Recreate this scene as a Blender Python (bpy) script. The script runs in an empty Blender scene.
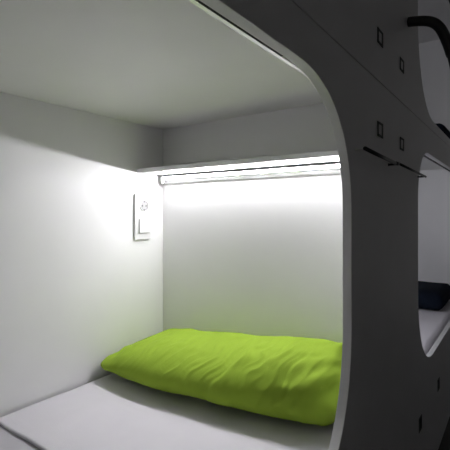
import bpy, bmesh, math, random
from mathutils import Vector, noise, Matrix
S = bpy.context.scene
C = S.collection
PI = math.pi
Z0 = 1.35            # eye height above the corridor floor
A = 1.2              # eye to the long wall of the bunk
D = 0.318            # eye to the front panel's outer face
K = D/.348
XO = A - D           # outer face of the front panel
T = 0.022
XI = XO - T          # inner face
YE = 1.208          # head wall
MT = -0.583 + Z0     # mattress top
CE = 0.346 + Z0      # bunk ceiling
P = 3.25*D            # storey to storey

# ------------------------------------------------------------ materials
def mat(name, col, rough=0.5, metal=0.0, spec=0.5, noise_amt=0.0, nscale=40, bump=0.0, bscale=200, coat=0.0, sheen=0.0):
    m = bpy.data.materials.new(name); m.use_nodes = True
    nt = m.node_tree; b = nt.nodes['Principled BSDF']
    b.inputs['Base Color'].default_value = (*col, 1)
    b.inputs['Roughness'].default_value = rough
    b.inputs['Metallic'].default_value = metal
    b.inputs['Specular IOR Level'].default_value = spec
    if coat: b.inputs['Coat Weight'].default_value = coat; b.inputs['Coat Roughness'].default_value = .25
    if sheen: b.inputs['Sheen Weight'].default_value = sheen; b.inputs['Sheen Roughness'].default_value = .5
    tc = nt.nodes.new('ShaderNodeTexCoord')
    if noise_amt:
        n = nt.nodes.new('ShaderNodeTexNoise'); n.inputs['Scale'].default_value = nscale; n.inputs['Detail'].default_value = 5
        r = nt.nodes.new('ShaderNodeValToRGB')
        r.color_ramp.elements[0].position = .3; r.color_ramp.elements[1].position = .7
        r.color_ramp.elements[0].color = (*[c*(1-noise_amt) for c in col], 1)
        r.color_ramp.elements[1].color = (*[min(1, c*(1+noise_amt)) for c in col], 1)
        nt.links.new(tc.outputs['Object'], n.inputs['Vector']); nt.links.new(n.outputs['Fac'], r.inputs['Fac'])
        nt.links.new(r.outputs['Color'], b.inputs['Base Color'])
    if bump:
        n2 = nt.nodes.new('ShaderNodeTexNoise'); n2.inputs['Scale'].default_value = bscale; n2.inputs['Detail'].default_value = 3
        bp = nt.nodes.new('ShaderNodeBump'); bp.inputs['Strength'].default_value = bump; bp.inputs['Distance'].default_value = .002
        nt.links.new(tc.outputs['Object'], n2.inputs['Vector']); nt.links.new(n2.outputs['Fac'], bp.inputs['Height'])
        nt.links.new(bp.outputs['Normal'], b.inputs['Normal'])
    return m
def emit(name, col, s):
    m = bpy.data.materials.new(name); m.use_nodes = True
    b = m.node_tree.nodes['Principled BSDF']
    b.inputs['Base Color'].default_value = (.8, .8, .8, 1)
    b.inputs['Emission Color'].default_value = (*col, 1); b.inputs['Emission Strength'].default_value = s
    return m
M = dict(
    lamc=mat('warm_white_laminate', (.90, .905, .87), .36, noise_amt=.012, nscale=6, bump=.03, bscale=350),
    lam=mat('white_laminate', (.90, .898, .897), .36, noise_amt=.012, nscale=6, bump=.03, bscale=350),
    front=mat('front_laminate', (.72, .72, .715), .45, noise_amt=.02, nscale=5, bump=.04, bscale=300),
    sheet=mat('white_cotton', (.74, .72, .76), .9, spec=.2, noise_amt=.02, nscale=9, bump=.25, bscale=500),
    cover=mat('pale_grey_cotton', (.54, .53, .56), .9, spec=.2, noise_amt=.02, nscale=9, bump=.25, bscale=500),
    green=mat('green_cotton', (.30, .445, .045), .85, spec=.1, noise_amt=.05, nscale=7, bump=.3, bscale=600),
    navy=mat('navy_cotton', (.006, .009, .017), .95, spec=.1, noise_amt=.2, nscale=12, bump=.3, bscale=300),
    alu=mat('aluminium', (.78, .78, .77), .28, 1.0, noise_amt=.02, nscale=60),
    black=mat('black_metal', (.012, .012, .013), .42, noise_amt=.1, nscale=30),
    rubber=mat('black_rubber', (.008, .008, .008), .8, noise_amt=.1, nscale=30),
    plast=mat('white_plastic', (.80, .80, .80), .35, noise_amt=.01, nscale=40),
    socket=mat('socket_plastic', (.38, .38, .38), .4, noise_amt=.01, nscale=40),
    slotm=mat('slot_black', (.05, .05, .05), .6, noise_amt=.1, nscale=30),
    grey=mat('grey_metal', (.12, .12, .12), .4, noise_amt=.02, nscale=40),
    floor=mat('dark_floor', (.03, .03, .032), .5, noise_amt=.15, nscale=14, bump=.1, bscale=60),
    corr=mat('corridor_paint', (.45, .45, .45), .8, noise_amt=.03, nscale=8, bump=.1, bscale=150),
    led=emit('led_diffuser', (1.0, .982, 1.03), 192),
    fill3=emit('added_fill_faint', (.95, .95, 1.0), 68),  # glow of the added lamp in the far upper bunk
    fill2=emit('added_fill_dim', (.93, .93, 1.0), 165),  # glow of the added lamp in the far lower bunk
)

# ------------------------------------------------------------ helpers
def link(name, bm, m, parent=None, smooth=False, **tags):
    me = bpy.data.meshes.new(name)
    bmesh.ops.recalc_face_normals(bm, faces=bm.faces)
    bm.to_mesh(me); bm.free()
    if smooth:
        for p in me.polygons: p.use_smooth = True
    me.materials.append(m)
    o = bpy.data.objects.new(name, me); C.objects.link(o)
    if parent: o.parent = parent
    for k, v in tags.items(): o[k] = v
    return o
def box(bm, x0, x1, y0, y1, z0, z1, bev=0.0):
    r = bmesh.ops.create_cube(bm, size=1)
    for v in r['verts']:
        v.co = Vector((x0+(v.co.x+.5)*(x1-x0), y0+(v.co.y+.5)*(y1-y0), z0+(v.co.z+.5)*(z1-z0)))
    if bev:
        es = list({e for v in r['verts'] for e in v.link_edges})
        bmesh.ops.bevel(bm, geom=es, offset=bev, segments=2, profile=.5, affect='EDGES')
def bx(*a, bev=0.0):
    bm = bmesh.new(); box(bm, *a, bev=bev); return bm
def tube(bm, pts, r, n=16, caps=True):
    pts = [Vector(p) for p in pts]; rings = []; up = None
    for i, p in enumerate(pts):
        t = (pts[min(i+1, len(pts)-1)] - pts[max(i-1, 0)]).normalized()
        if up is None:
            up = Vector((0, 0, 1)) if abs(t.z) < .9 else Vector((1, 0, 0))
        s = t.cross(up).normalized(); up = s.cross(t).normalized()
        rings.append([bm.verts.new(p + r*(math.cos(2*PI*k/n)*s + math.sin(2*PI*k/n)*up)) for k in range(n)])
    for a, b in zip(rings, rings[1:]):
        for k in range(n): bm.faces.new((a[k], a[(k+1) % n], b[(k+1) % n], b[k]))
    if caps: bm.faces.new(rings[0]); bm.faces.new(rings[-1])
def bez(ctrl, n=12):
    """Catmull-Rom through the control points"""
    c = [Vector(p) for p in ctrl]; c = [c[0]*2-c[1]] + c + [c[-1]*2-c[-2]]; out = []
    for i in range(1, len(c)-2):
        for k in range(n):
            t = k/n
            out.append(.5*((2*c[i])+(-c[i-1]+c[i+1])*t+(2*c[i-1]-5*c[i]+4*c[i+1]-c[i+2])*t*t+(-c[i-1]+3*c[i]-3*c[i+1]+c[i+2])*t**3))
    out.append(c[-2]); return out
def empty(name, loc, **tags):
    o = bpy.data.objects.new(name, None); C.objects.link(o); o.location = loc; o.empty_display_size = .05
    for k, v in tags.items(): o[k] = v
    return o
def sub(name, bm, m, root, **kw):
    bmesh.ops.translate(bm, verts=bm.verts, vec=-root.location)
    return link(name, bm, m, root, **kw)
def struct(name, bm, m): return link(name, bm, m, kind='structure')
def lump(x, y, z, s=1.0): return noise.noise(Vector((x, y, z))*s)

# ------------------------------------------------------------ setting
Y0, Y1 = -0.87, 1.45            # foot wall of near bunk (face -0.85), head wall of far bunk
YF = 3.60
LOW, HIGH = Z0-0.785, 2*P+CE-P+.02
struct('wall_left', bx(-.03, 0, Y0, YF+.02, 0, 4.0), M['lam'])
struct('wall_back', bx(0, XI, YE, YE+.02, CE-P+.02, CE), M['lam'])
struct('wall_foot', bx(0, XI, Y0, Y0+.02, CE-P+.02, CE), M['lam'])
struct('wall_head', bx(0, XI, Y1-.02, Y1, CE-P+.02, CE), M['lam'])
struct('wall_end', bx(0, XI, YF, YF+.02, CE-P+.02, CE), M['lam'])
struct('wall_head_upper', bx(0, XI, Y1-.02, Y1, CE+.02, CE+P), M['lam'])
struct('wall_end_upper', bx(0, XI, YF, YF+.02, CE+.02, CE+P), M['lam'])
struct('wall_back_upper', bx(0, XI, YE, YE+.02, CE+.02, CE+P), M['lam'])
struct('ceiling', bx(0, XI, Y0, YF+.02, CE, CE+.02), M['lamc'])
struct('ceiling_upper', bx(0, XI, Y0, YF+.02, CE+P, CE+P+.02), M['lam'])
struct('trim_base', bx(0, XI, Y0, YF+.02, CE-P, CE-P+.02), M['lam'])
struct('trim_plinth', bx(XI-.10, XI-.08, Y0, YF+.02, 0, LOW), M['rubber'])
struct('floor', bx(-.1, 2.3, -2.2, 6.0, -.05, 0), M['floor'])
struct('wall_right', bx(2.0, 2.05, -2.2, 6.0, 0, 4.0), M['corr'])
struct('ceiling_corridor', bx(XO-.02, 2.05, -2.2, 6.0, 4.0, 4.05), M['corr'])

# ------------------------------------------------------------ front panels with rounded openings
def opening(y0, y1, z0, z1, rt=.90*D, rb=1.12*D, ex=2.25, n=20):
    pts = []
    def corner(cy, cz, r, a0):
        for k in range(n+1):
            a = a0 + (PI/2)*k/n; c, s = math.cos(a), math.sin(a)
            pts.append((cy + r*math.copysign(abs(c)**(2/ex), c), cz + r*math.copysign(abs(s)**(2/ex), s)))
    corner(y1-rt, z1-rt, rt, 0); corner(y0+rt, z1-rt, rt, PI/2)
    corner(y0+rb, z0+rb, rb, PI); corner(y1-rb, z0+rb, rb, 1.5*PI)
    return pts
def panel(name, outer, holes, label):
    cu = bpy.data.curves.new('outline', 'CURVE'); cu.dimensions = '2D'; cu.fill_mode = 'BOTH'
    bev = .0012
    cu.extrude = T/2 - bev; cu.bevel_depth = bev; cu.bevel_resolution = 1; cu.offset = -bev
    for loop in [outer]+holes:
        s = cu.splines.new('POLY'); s.points.add(len(loop)-1); s.use_cyclic_u = True
        for p, q in zip(s.points, loop): p.co = (q[0], q[1], 0, 1)
    tmp = bpy.data.objects.new('outline', cu); C.objects.link(tmp)
    dg = bpy.context.evaluated_depsgraph_get()
    me = bpy.data.meshes.new_from_object(tmp.evaluated_get(dg))
    bpy.data.objects.remove(tmp); bpy.data.curves.remove(cu)
    # outline x -> world y, outline y -> world z, outline z -> world x
    me.transform(Matrix(((0, 0, 1, 0), (1, 0, 0, 0), (0, 1, 0, 0), (0, 0, 0, 1))))
    me.materials.clear(); me.materials.append(M['front'])
    for p in me.polygons: p.use_smooth = False
    o = bpy.data.objects.new(name, me); C.objects.link(o); o.location = (XI+T/2, 0, 0)
    o['label'] = label; o['category'] = 'panel'; o['group'] = 'bunk front panels'
    return o
ZT, ZB = .875*D+Z0, -1.95*D+Z0
SEAM = 1.154*D+Z0
NO = (-.70, 2.95*D); FO = (5.34*D, 3.42)
pl = panel('bunk_front_panel', [(-1.1, .215), (3.75, .215), (3.75, SEAM-.0012), (-1.1, SEAM-.0012)],
           [opening(*NO, ZB, ZT), opening(*FO, ZB-.05*D, ZT-.075*D, rt=.7*D)],
           'lower grey front panel with rounded opening that frames the green pillow bunk')
pu = panel('bunk_front_panel', [(-1.1, SEAM+.0012), (3.75, SEAM+.0012), (3.75, 3.6), (-1.1, 3.6)],
           [opening(*NO, ZB+P, ZT+P), opening(*FO, ZB+P, ZT+P-.06*D, rt=.7*D)],
           'upper grey front panel above the thin diagonal seam, black tube fixed to it')
# black framed slots set in the panels
def slot(panel_o, y, z, w=.053, h=.041, cm='front'):
    bm = bmesh.new(); t = .006
    for a in ((y-w/2, y+w/2, z+h/2-t, z+h/2), (y-w/2, y+w/2, z-h/2, z-h/2+t), (y-w/2, y-w/2+t+.004, z-h/2, z+h/2), (y+w/2-t-.004, y+w/2, z-h/2, z+h/2)):
        box(bm, XO-.003, XO+.002, *a)
    bmesh.ops.translate(bm, verts=bm.verts, vec=-panel_o.location)
    f = link('slot_frame', bm, M['slotm'], panel_o, label='small black frame of a slot')
    bm = bx(XO-.002, XO+.0006, y-w/2+t, y+w/2-t, z-h/2+t, z+h/2-t)
    bmesh.ops.translate(bm, verts=bm.verts, vec=-panel_o.location)
    link('slot_cover', bm, M[cm], f)
for y, z in ((1.284, .255), (1.566, .250)): slot(pl, y*K, z*K+Z0)
for y, z in ((1.284, .538), (1.566, .536)): slot(pu, y*K, z*K+Z0)
for y, z in ((1.90, -.905), (2.38, -.90)): slot(pl, y*K, z*K+Z0, .05, .055, 'rubber')

# ------------------------------------------------------------ curtain rails under the bunk ceilings
def curtain_rail(y0, y1, dz, label, low=0):
    zb = .2868+Z0+dz-low
    r = empty('curtain_rail', (A-.355, (y0+y1)/2, zb+.02), label=label, category='curtain rail', group='curtain rails')
    sub('rail', bx(A-.3635, A-.3541, y0, y1, zb, CE+dz, bev=.001), M['alu'], r)
    sub('slot_strip', bx(A-.3539, A-.345, y0, y1-.14, zb-.0006, CE+dz), M['rubber'], r, label='black rubber strip')
curtain_rail(-.84, .80, 0, 'thin bright metal rail under the ceiling over the green pillow bunk')
curtain_rail(1.53, 3.55, 0, 'thin metal rail along the top of the far lower bunk opening', .030)
curtain_rail(1.53, 3.55, P, 'thin metal rail high in the far upper bunk', .024)

# ------------------------------------------------------------ shelves and LED battens
def shelf(y_wall, side, dz, label):
    y0, y1 = (y_wall-.142, y_wall) if side < 0 else (y_wall, y_wall+.142)
    return link('shelf', bx(0, XI-.001, y0, y1, .1555+Z0+dz, .171+Z0+dz, bev=.0008), M['lam'], label=label, category='shelf', group='head end shelves')
shelf(YE, -1, 0, 'narrow white shelf with the lit tube under it, above the green pillow')
shelf(Y1, 1, 0, 'narrow white shelf at the near end of the far lower bunk')
shelf(Y1, 1, P, 'narrow white shelf at the near end of the far upper bunk')
def batten(y_wall, side, dz, m, label):
    zc = .1335+Z0+dz
    root = empty('light_batten', ((XI)/2, y_wall+side*.004, zc), label=label, category='light', group='tube lights under the shelves')
    def Y(a, b): return (min(y_wall+side*a, y_wall+side*b), max(y_wall+side*a, y_wall+side*b))
    sub('housing', bx(.012, XI-.01, *Y(0, .005), zc-.0122, zc+.0195), M['plast'], root)
    def sweep(pr, x0, x1):
        bm = bmesh.new(); ra = [bm.verts.new((x0, y_wall+side*d, zc+h)) for d, h in pr]; rb = [bm.verts.new((x1, y_wall+side*d, zc+h)) for d, h in pr]
        n = len(pr)
        for k in range(n): bm.faces.new((ra[k], ra[(k+1) % n], rb[(k+1) % n], rb[k]))
        bm.faces.new(ra); bm.faces.new(rb); return bm
    sub('cover', sweep([(.0052, .012), (.0052, -.0125), (.0058, -.0125), (.0100, -.006), (.0135, .0015), (.0203, .0032), (.0248, .012)], .0225, XI-.0205), M['plast'], root)
    sub('diffuser', sweep([(.0206, .0038), (.0216, .0038), (.0261, .0115), (.0251, .0115)], .0225, XI-.0205), m, root, label='glowing white diffuser')
    sub('edge_strip', bx(.013, XI-.011, *Y(.0052, .0270), zc+.0125, zc+.0155), M['grey'], root, label='thin grey metal strip')
    for x0, x1 in ((.013, .0215), (XI-.0195, XI-.011)):
        sub('end_cap', bx(x0, x1, *Y(.0005, .028), zc-.012, zc+.013, bev=.001), M['plast'], root)
batten(YE, -1, 0, M['led'], 'bright white tube light under the shelf above the green pillow')
batten(Y1, 1, 0, M['fill2'], 'added unseen tube light that brightens the far lower bunk')  # out of view, added to light the far lower bunk's inside
batten(Y1, 1, P, M['fill3'], 'added unseen tube light that brightens the far upper bunk')  # likewise added out of view, lights the far upper bunk

# ------------------------------------------------------------ mattresses and bedding
def mattress(y0, y1, ztop, zbot, seed, label, fabric='sheet'):
    bm = bmesh.new(); nx, ny = 60, 120; x0, x1 = .004, XI-.004
    r = .03
    def prof(t, n):                       # rounding towards the rim
        d = min(t, 1-t)*n; return 0 if d > r else r-math.sqrt(max(0, r*r-(r-d)**2))
    top = []
    for j in range(ny+1):
        row = []
        for i in range(nx+1):
            u = i/nx; v = j/ny; u = .5-.5*math.cos(PI*u) if True else u; v = .5-.5*math.cos(PI*v)
            x = x0+u*(x1-x0); y = y0+v*(y1-y0)
            z = ztop - prof(u, x1-x0) - prof(v, y1-y0)
            z = max(z, ztop-r) + .0018*lump(x+seed, y, 0, 5) - .0018
            row.append(bm.verts.new((x, y, z)))
        top.append(row)
    for j in range(ny):
        for i in range(nx): bm.faces.new((top[j][i], top[j][i+1], top[j+1][i+1], top[j+1][i]))
    edge = top[0] + [top[j][nx] for j in range(1, ny+1)] + [top[ny][i] for i in range(nx-1, -1, -1)] + [top[j][0] for j in range(ny-1, 0, -1)]
    low = [bm.verts.new((v.co.x, v.co.y, zbot)) for v in edge]
    for k in range(len(edge)):
        k2 = (k+1) % len(edge); bm.faces.new((edge[k], edge[k2], low[k2], low[k]))
    bm.faces.new(low)
    return link('mattress', bm, M[fabric], smooth=True, label=label, category='mattress', group='mattresses in white sheets')
zb = CE-P+.02
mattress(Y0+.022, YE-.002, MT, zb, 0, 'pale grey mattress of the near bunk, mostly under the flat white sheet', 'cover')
mattress(Y1+.002, YF-.002, MT-.035, zb, 3, 'mattress in a white sheet in the far lower bunk, dark navy bedding on it')
mattress(Y1+.002, YF-.002, MT+P+.002, zb+P+.002, 7, 'mattress in a white sheet in the far upper bunk')

# flat top sheet covering the head half of the near mattress
def top_sheet():
    bm = bmesh.new(); nx, ny = 90, 80; x0, x1, y0, y1 = .012, XI-.03, .538, YE-.012; th = .005
    rows = []
    for j in range(ny+1):
        row = []
        for i in range(nx+1):
            u, v = i/nx, j/ny
            x = x0+u*(x1-x0); y = y0+v*(y1-y0)+(1-v)*(.006*lump(x, 0, 2, 6))
            z = MT+th + .0016*lump(x, y, 5, 7)+.0008*lump(x*3, y, 1, 14) + .0007*math.sin(9*x+21*y)
            z = MT+th+(z-MT-th)*(1 if y < .80 else .25)
            z += .0006*math.exp(-((y-y0-.03)/.008)**2)                     # stitched hem
            row.append(bm.verts.new((x, y, z)))
        rows.append(row)
    for j in range(ny):
        for i in range(nx): bm.faces.new((rows[j][i], rows[j][i+1], rows[j+1][i+1], rows[j+1][i]))
    edge = rows[0] + [rows[j][nx] for j in range(1, ny+1)] + [rows[ny][i] for i in range(nx-1, -1, -1)] + [rows[j][0] for j in range(ny-1, 0, -1)]
    low = [bm.verts.new((v.co.x, v.co.y, MT+.0003)) for v in edge]
    for k in range(len(edge)):
        k2 = (k+1) % len(edge); bm.faces.new((edge[k], edge[k2], low[k2], low[k]))
    bm.faces.new(low)
    o = link('sheet', bm, M['sheet'], smooth=False, label='flat white sheet spread under the green pillow, its hem crossing the mattress', category='sheet')
    for p in o.data.polygons: p.use_smooth = p.index < nx*ny
    return o
top_sheet()
ZS = MT+.0105

# ------------------------------------------------------------ green pillow
def lerp(tab, t):
    if t <= tab[0][0]: return tab[0][1]
    for (a, p), (b, q) in zip(tab, tab[1:]):
        if t <= b:
            f = (t-a)/(b-a); f = f*f*(3-2*f); return p+(q-p)*f
    return tab[-1][1]
def pillow():
    nu, nv = 260, 150
    XL, XR = .004, .838
    Ht = [(0, .078), (.05, .098), (.14, .135), (.25, .152), (.55, .172), (.8, .203), (.93, .205), (1, .14)]
    Yf = [(0, .900), (.04, .872), (.3, .872), (.56, .898), (.74, .922), (.88, .94), (1, .99)]
    Lf = [(0, .030), (.06, .012), (.2, .004), (.75, .004), (.93, .006), (1, .03)]    # how far the ends lift
    bm = bmesh.new(); rings = []
    for i in range(nu+1):
        u = i/nu
        u2 = .5-.5*math.cos(PI*u); u = .35*u2+.65*u
        H = lerp(Ht, u); yf = lerp(Yf, u); lf = lerp(Lf, u); yb = YE-.004
        e = min(u, 1-u)
        pinch = min(1, (e/.022)) ** .42 if e > 0 else 0
        zc = ZS+lf+ (H-lf)*.36
        ring = []
        for k in range(nv):
            a = 2*PI*k/nv; c, s = math.cos(a), math.sin(a)
            # c=-1 front, c=+1 back against the wall
            n1 = 2.4 if c < 0 else 5.0
            py = math.copysign(abs(c)**(2/n1), c); pz = math.copysign(abs(s)**(2/(2.1 if s > 0 else 2.6)), s)
            cy = (yf+yb)/2
            y = cy + py*(yb-yf)/2
            t = (y-yf)/(yb-yf)
            topz = ZS + lf + (H-lf)*(.36+.64*pz) if s >= 0 else ZS+lf+(H-lf)*.36*(1+pz)
            z = topz
            # slope of the pillow: highest at the wall
            if s > 0: z -= (H-lf)*.28*(1-t)**1.2*pz*.9
            cy2 = yf + (yb-yf)*.45
            y = cy2 + (y-cy2)*(.12+.88*pinch); z = zc + (z-zc)*(.55+.45*pinch)
            x = XL+u*(XR-XL)
            ring.append([x, y, z, t, s, u])
        rings.append(ring)
    V = []
    for i, ring in enumerate(rings):
        row = []
        for k, (x, y, z, t, s, u) in enumerate(ring):
            row.append(bm.verts.new((x, y, z)))
        V.append(row)
    for i in range(nu):
        for k in range(nv):
            bm.faces.new((V[i][k], V[i+1][k], V[i+1][(k+1) % nv], V[i][(k+1) % nv]))
    bm.faces.new(V[0]); bm.faces.new(V[-1])
    bmesh.ops.recalc_face_normals(bm, faces=bm.faces); bm.normal_update()
    # creases: oblique folds fanning from the front right up towards the wall, plus gathers at both ends
    for i in range(nu+1):
        for k in range(nv):
            x, y, z, t, s, u = rings[i][k]; v = V[i][k]; nrm = v.normal.copy()
            q = Vector((x*1.0, y*1.0, z))
            w = x - (z-ZS)*.55 - (y-.95)*.10 + .035*noise.noise(q*7)+.018*noise.noise(q*17+Vector((3, 1, 0)))
            g = noise.noise(Vector((w*19, (x+y)*1.3, 4)))
            g2 = noise.noise(Vector((w*44, (x+y)*3.0+5, 9)))
            ridge = max(0, 1-abs(g)*4.0)**1.4
            ridge2 = max(0, 1-abs(g2)*4.2)**1.5
            g3 = noise.noise(Vector((w*30+7, (x+y)*2.2+2, 1))); ridge2 += max(0, 1-abs(g3)*5)**1.5*1.3
            env = math.exp(-((t-.30)/.30)**2) * (1 if s > -.3 else .2)
            mx = math.exp(-((u-.52)/.36)**2)*.85+.25
            m2 = noise.noise(q*5+Vector((9, 9, 9)))*.5+.6
            dd = env*mx*(.0125*ridge*m2 + .0075*ridge2*m2)
            er = max(0, 1-(1-u)/.22)      # gathers at the right corner
            el = max(0, 1-u/.16)
            ang = math.atan2(z-ZS-.03, max(.01, abs(y-1.02)))
            dd += er*(.0030+.0035*max(0, 1-t*2))*math.sin(95*(z-ZS)+60*(y-.9)-50*(x-.8) + 5*noise.noise(q*9)) + el*.0032*math.sin(70*(z-ZS)+40*y+5*noise.noise(q*8))
            dd += .006*noise.noise(q*6+Vector((2, 7, 1))) + .0012*noise.noise(q*34)
            if t > .96: dd = min(dd, 0)
            if u < .02 or u > .98: dd *= .3
            v.co += nrm*dd
            v.co.z = max(v.co.z, ZS+.0003*(1+math.sin(i*.7))); v.co.y = min(v.co.y, YE-.002)
            v.co.x = min(max(v.co.x, .002), XI-.004)
    o = link('pillow', bm, M['green'], smooth=True, label='lime green pillow leaning against the head wall on the white sheet', category='pillow')
    # flat stitched hem of the case along the left and right ends
    for X, seg, nm in ((0, rings[6], 'left'), (1, rings[-7], 'right')):
        pass
    return o
pl_o = pillow()
def hem(pts, w, th):
    bm = bmesh.new(); a = []
    for p, dr in pts:
        p = Vector(p); dr = Vector(dr).normalized()
        up = Vector((0, 0, 1)) - dr*dr.z; up.normalize()
        a.append([bm.verts.new(p+up*th), bm.verts.new(p+dr*w+up*th*.3), bm.verts.new(p+dr*w-up*th*.3), bm.verts.new(p-up*th)])
    for r, q in zip(a, a[1:]):
        for k in range(4): bm.faces.new((r[k], r[(k+1) % 4], q[(k+1) % 4], q[k]))
    bm.faces.new(a[0]); bm.faces.new(a[-1])
    return bm
pts = [((.010+.012*s*(1-s), .935+.07*s, ZS+.022+.028*s+.004*math.sin(s*14)), (-.15, -1, -.55+.3*math.sin(s*9))) for s in [k/14 for k in range(15)]]
link('case_hem', hem(pts, .012, .002), M['green'], pl_o, smooth=False)

# ------------------------------------------------------------ dark navy folded blankets in the far bunks
def blanket(x0, x1, y0, y1, z0, h, layers, label, seed):
    bm = bmesh.new()
    for L in range(layers):
        zz0 = z0+h*L/layers; zz1 = z0+h*(L+1)/layers
        nx, nn = 40, 28; rings = []
        j1 = .01*lump(L, seed, 1, 1.3)
        for i in range(nx+1):
            u = i/nx; x = x0+u*(x1-x0); e = min(u, 1-u); pin = min(1, e/.06+.15)**.5
            ring = []
            for k in range(nn):
                a = 2*PI*k/nn; c, s = math.cos(a), math.sin(a)
                y = (y0+y1)/2+j1+math.copysign(abs(c)**.35, c)*(y1-y0)/2*(.985+.015*pin)
                z = (zz0+zz1)/2+math.copysign(abs(s)**.5, s)*(zz1-zz0)/2*pin
                z += .004*lump(x+seed, y, z, 8)*(1 if L else max(0, s))
                ring.append(bm.verts.new((x, y+.004*lump(x, seed, z, 9), max(z, z0+.0005))))
            rings.append(ring)
        for i in range(nx):
            for k in range(nn): bm.faces.new((rings[i][k], rings[i+1][k], rings[i+1][(k+1) % nn], rings[i][(k+1) % nn]))
        bm.faces.new(rings[0]); bm.faces.new(rings[-1])
    return link('folded_blanket', bm, M['navy'], smooth=True, label=label, category='blanket', group='dark folded blankets')
blanket(.16, .818, 2.80, 3.28, MT-.035, .126, 1, 'dark navy folded bedding on the mattress of the far lower bunk', 1)
blanket(.40, .855, 2.52, 3.0, MT+P+.002, .058, 1, 'thin black folded bedding at the edge of the far upper bunk', 5)

# ------------------------------------------------------------ socket and switch on the long wall
yc0, yc1, zt, zbm = 1.050, 1.131, .074+Z0, -.103+Z0
ro = empty('wall_socket', (0, (yc0+yc1)/2, (zt+zbm)/2), label='white double plate with round power socket above a square light switch, on the left wall', category='socket')
sub('plate', bx(.0, .009, yc0, yc1, zbm, zt, bev=.0012), M['plast'], ro)
ym = (yc0+yc1)/2+.004
def ringdisc(x0, x1, r, zc, n=40, r_in=None):
    bm = bmesh.new()
    rr = [r] if r_in is None else [r, r_in]
    L = []
    for q in rr:
        for x in (x0, x1):
            L.append([bm.verts.new((x, ym+q*math.cos(2*PI*k/n), zc+q*math.sin(2*PI*k/n))) for k in range(n)])
    def br(a, b):
        for k in range(n): bm.faces.new((a[k], a[(k+1) % n], b[(k+1) % n], b[k]))
    br(L[0], L[1])
    if r_in is None: bm.faces.new(L[0]); bm.faces.new(L[1])
    else: br(L[1], L[3]); br(L[3], L[2]); br(L[2], L[0])
    return bm
zs = .028+Z0
sub('insert', bx(.0085, .0105, ym-.030, ym+.030, zs-.030, zs+.030, bev=.0006), M['plast'], ro)
sk = sub('socket_ring', ringdisc(.0105, .0135, .0225, zs, r_in=.0195), M['plast'], ro)
def psub(name, bm, m, par):
    bmesh.ops.translate(bm, verts=bm.verts, vec=-ro.location); return link(name, bm, m, par)
psub('socket_face', ringdisc(.0098, .0108, .0193, zs), M['socket'], sk)
for s in (-1, 1):
    b = bmesh.new(); tube(b, [(.0100, ym+s*.0095, zs), (.0118, ym+s*.0095, zs)], .0027, 12)
    psub('socket_hole', b, M['rubber'], sk)
    psub('earth_clip', bx(.0100, .0125, ym-.0025, ym+.0025, zs+s*.0165-.002, zs+s*.0165+.002), M['black'], sk)
sub('rocker', bx(.0085, .0150, ym-.027, ym+.027, -.0770+Z0, -.0235+Z0, bev=.001), M['plast'], ro)

# ------------------------------------------------------------ black rail on the post
XR_ = A-.3223*K
rl = empty('towel_rail', (XO, 1.052*K, .160*K+Z0), label='thin black horizontal rail fixed to the post between the two bunks', category='rail')
def rod(name, p, q, rad, m, n=12, **kw):
    b = bmesh.new(); tube(b, [(p[0], p[1]*K, p[2]*K+Z0), (q[0], q[1]*K, q[2]*K+Z0)], rad, n); sub(name, b, M[m], rl, smooth=True, **kw)
rod('bar', (XR_, 1.052, .166), (XR_, 1.372, .1585), .0048, 'black')
rod('bar', (XR_+.001, 1.392, .162), (XR_+.001, 1.870, .152), .0038, 'black')
rod('joint', (XR_, 1.366, .159), (XR_, 1.398, .1605), .0058, 'black')
for yy, zz, mm in ((1.0545, .166, 'alu'), (1.382, .1575, 'black'), (1.850, .1515, 'black')):
    rod('bracket', (XO-.001, yy, zz), (XR_-.002, yy, zz), .0022 if mm == 'alu' else .0033, mm, 10, label='bright metal bracket' if mm == 'alu' else 'black bracket')
    rod('bracket_base', (XO-.001, yy, zz), (XO+.0015, yy, zz), .0045, mm, 14)

# ------------------------------------------------------------ bent black handrail tube
ld = empty('handrail', (XO, 1.667*K, Z0), label='thick black bent tube sticking out of the upper panel at the right edge', category='handrail')
y = 1.667*K
b = bmesh.new()
c = bez([(XO+.0005, y, .6685+Z0), (A-.2856, y, .6628+Z0), (A-.2574, y, .6548+Z0), (A-.2359, y, .6426+Z0), (A-.2178, y, .6208+Z0), (A-.2015, y, .5831+Z0), (A-.1853, y, .5294+Z0), (A-.1652, y, .4427+Z0), (A+.02, y, -.55+Z0), (A+.13, y, .024)], 12)
tube(b, c, .0165, 20); sub('tube', b, M['black'], ld, smooth=True)
b = bmesh.new(); tube(b, [(A+.13, y, .024), (A+.134, y, .0)], .019, 20); sub('foot', b, M['rubber'], ld)

# ------------------------------------------------------------ light: dim corridor
w = bpy.data.worlds.new('world'); S.world = w; w.use_nodes = True
bg = w.node_tree.nodes['Background']; bg.inputs['Color'].default_value = (1, .97, .94, 1); bg.inputs['Strength'].default_value = .155

# ------------------------------------------------------------ camera
cd = bpy.data.cameras.new('camera'); cam = bpy.data.objects.new('camera', cd); C.objects.link(cam)
cam.location = (A, 0, Z0); cam.rotation_euler = (PI/2, 0, math.radians(36.1))
cd.sensor_width = 36; cd.lens = 405/450*36; cd.shift_y = -12/450; cd.clip_start = .02
S.camera = cam
S.view_settings.view_transform = 'Standard'; S.view_settings.look = 'None'
S.view_settings.exposure = 0; S.view_settings.gamma = 1; S.view_settings.use_curve_mapping = False
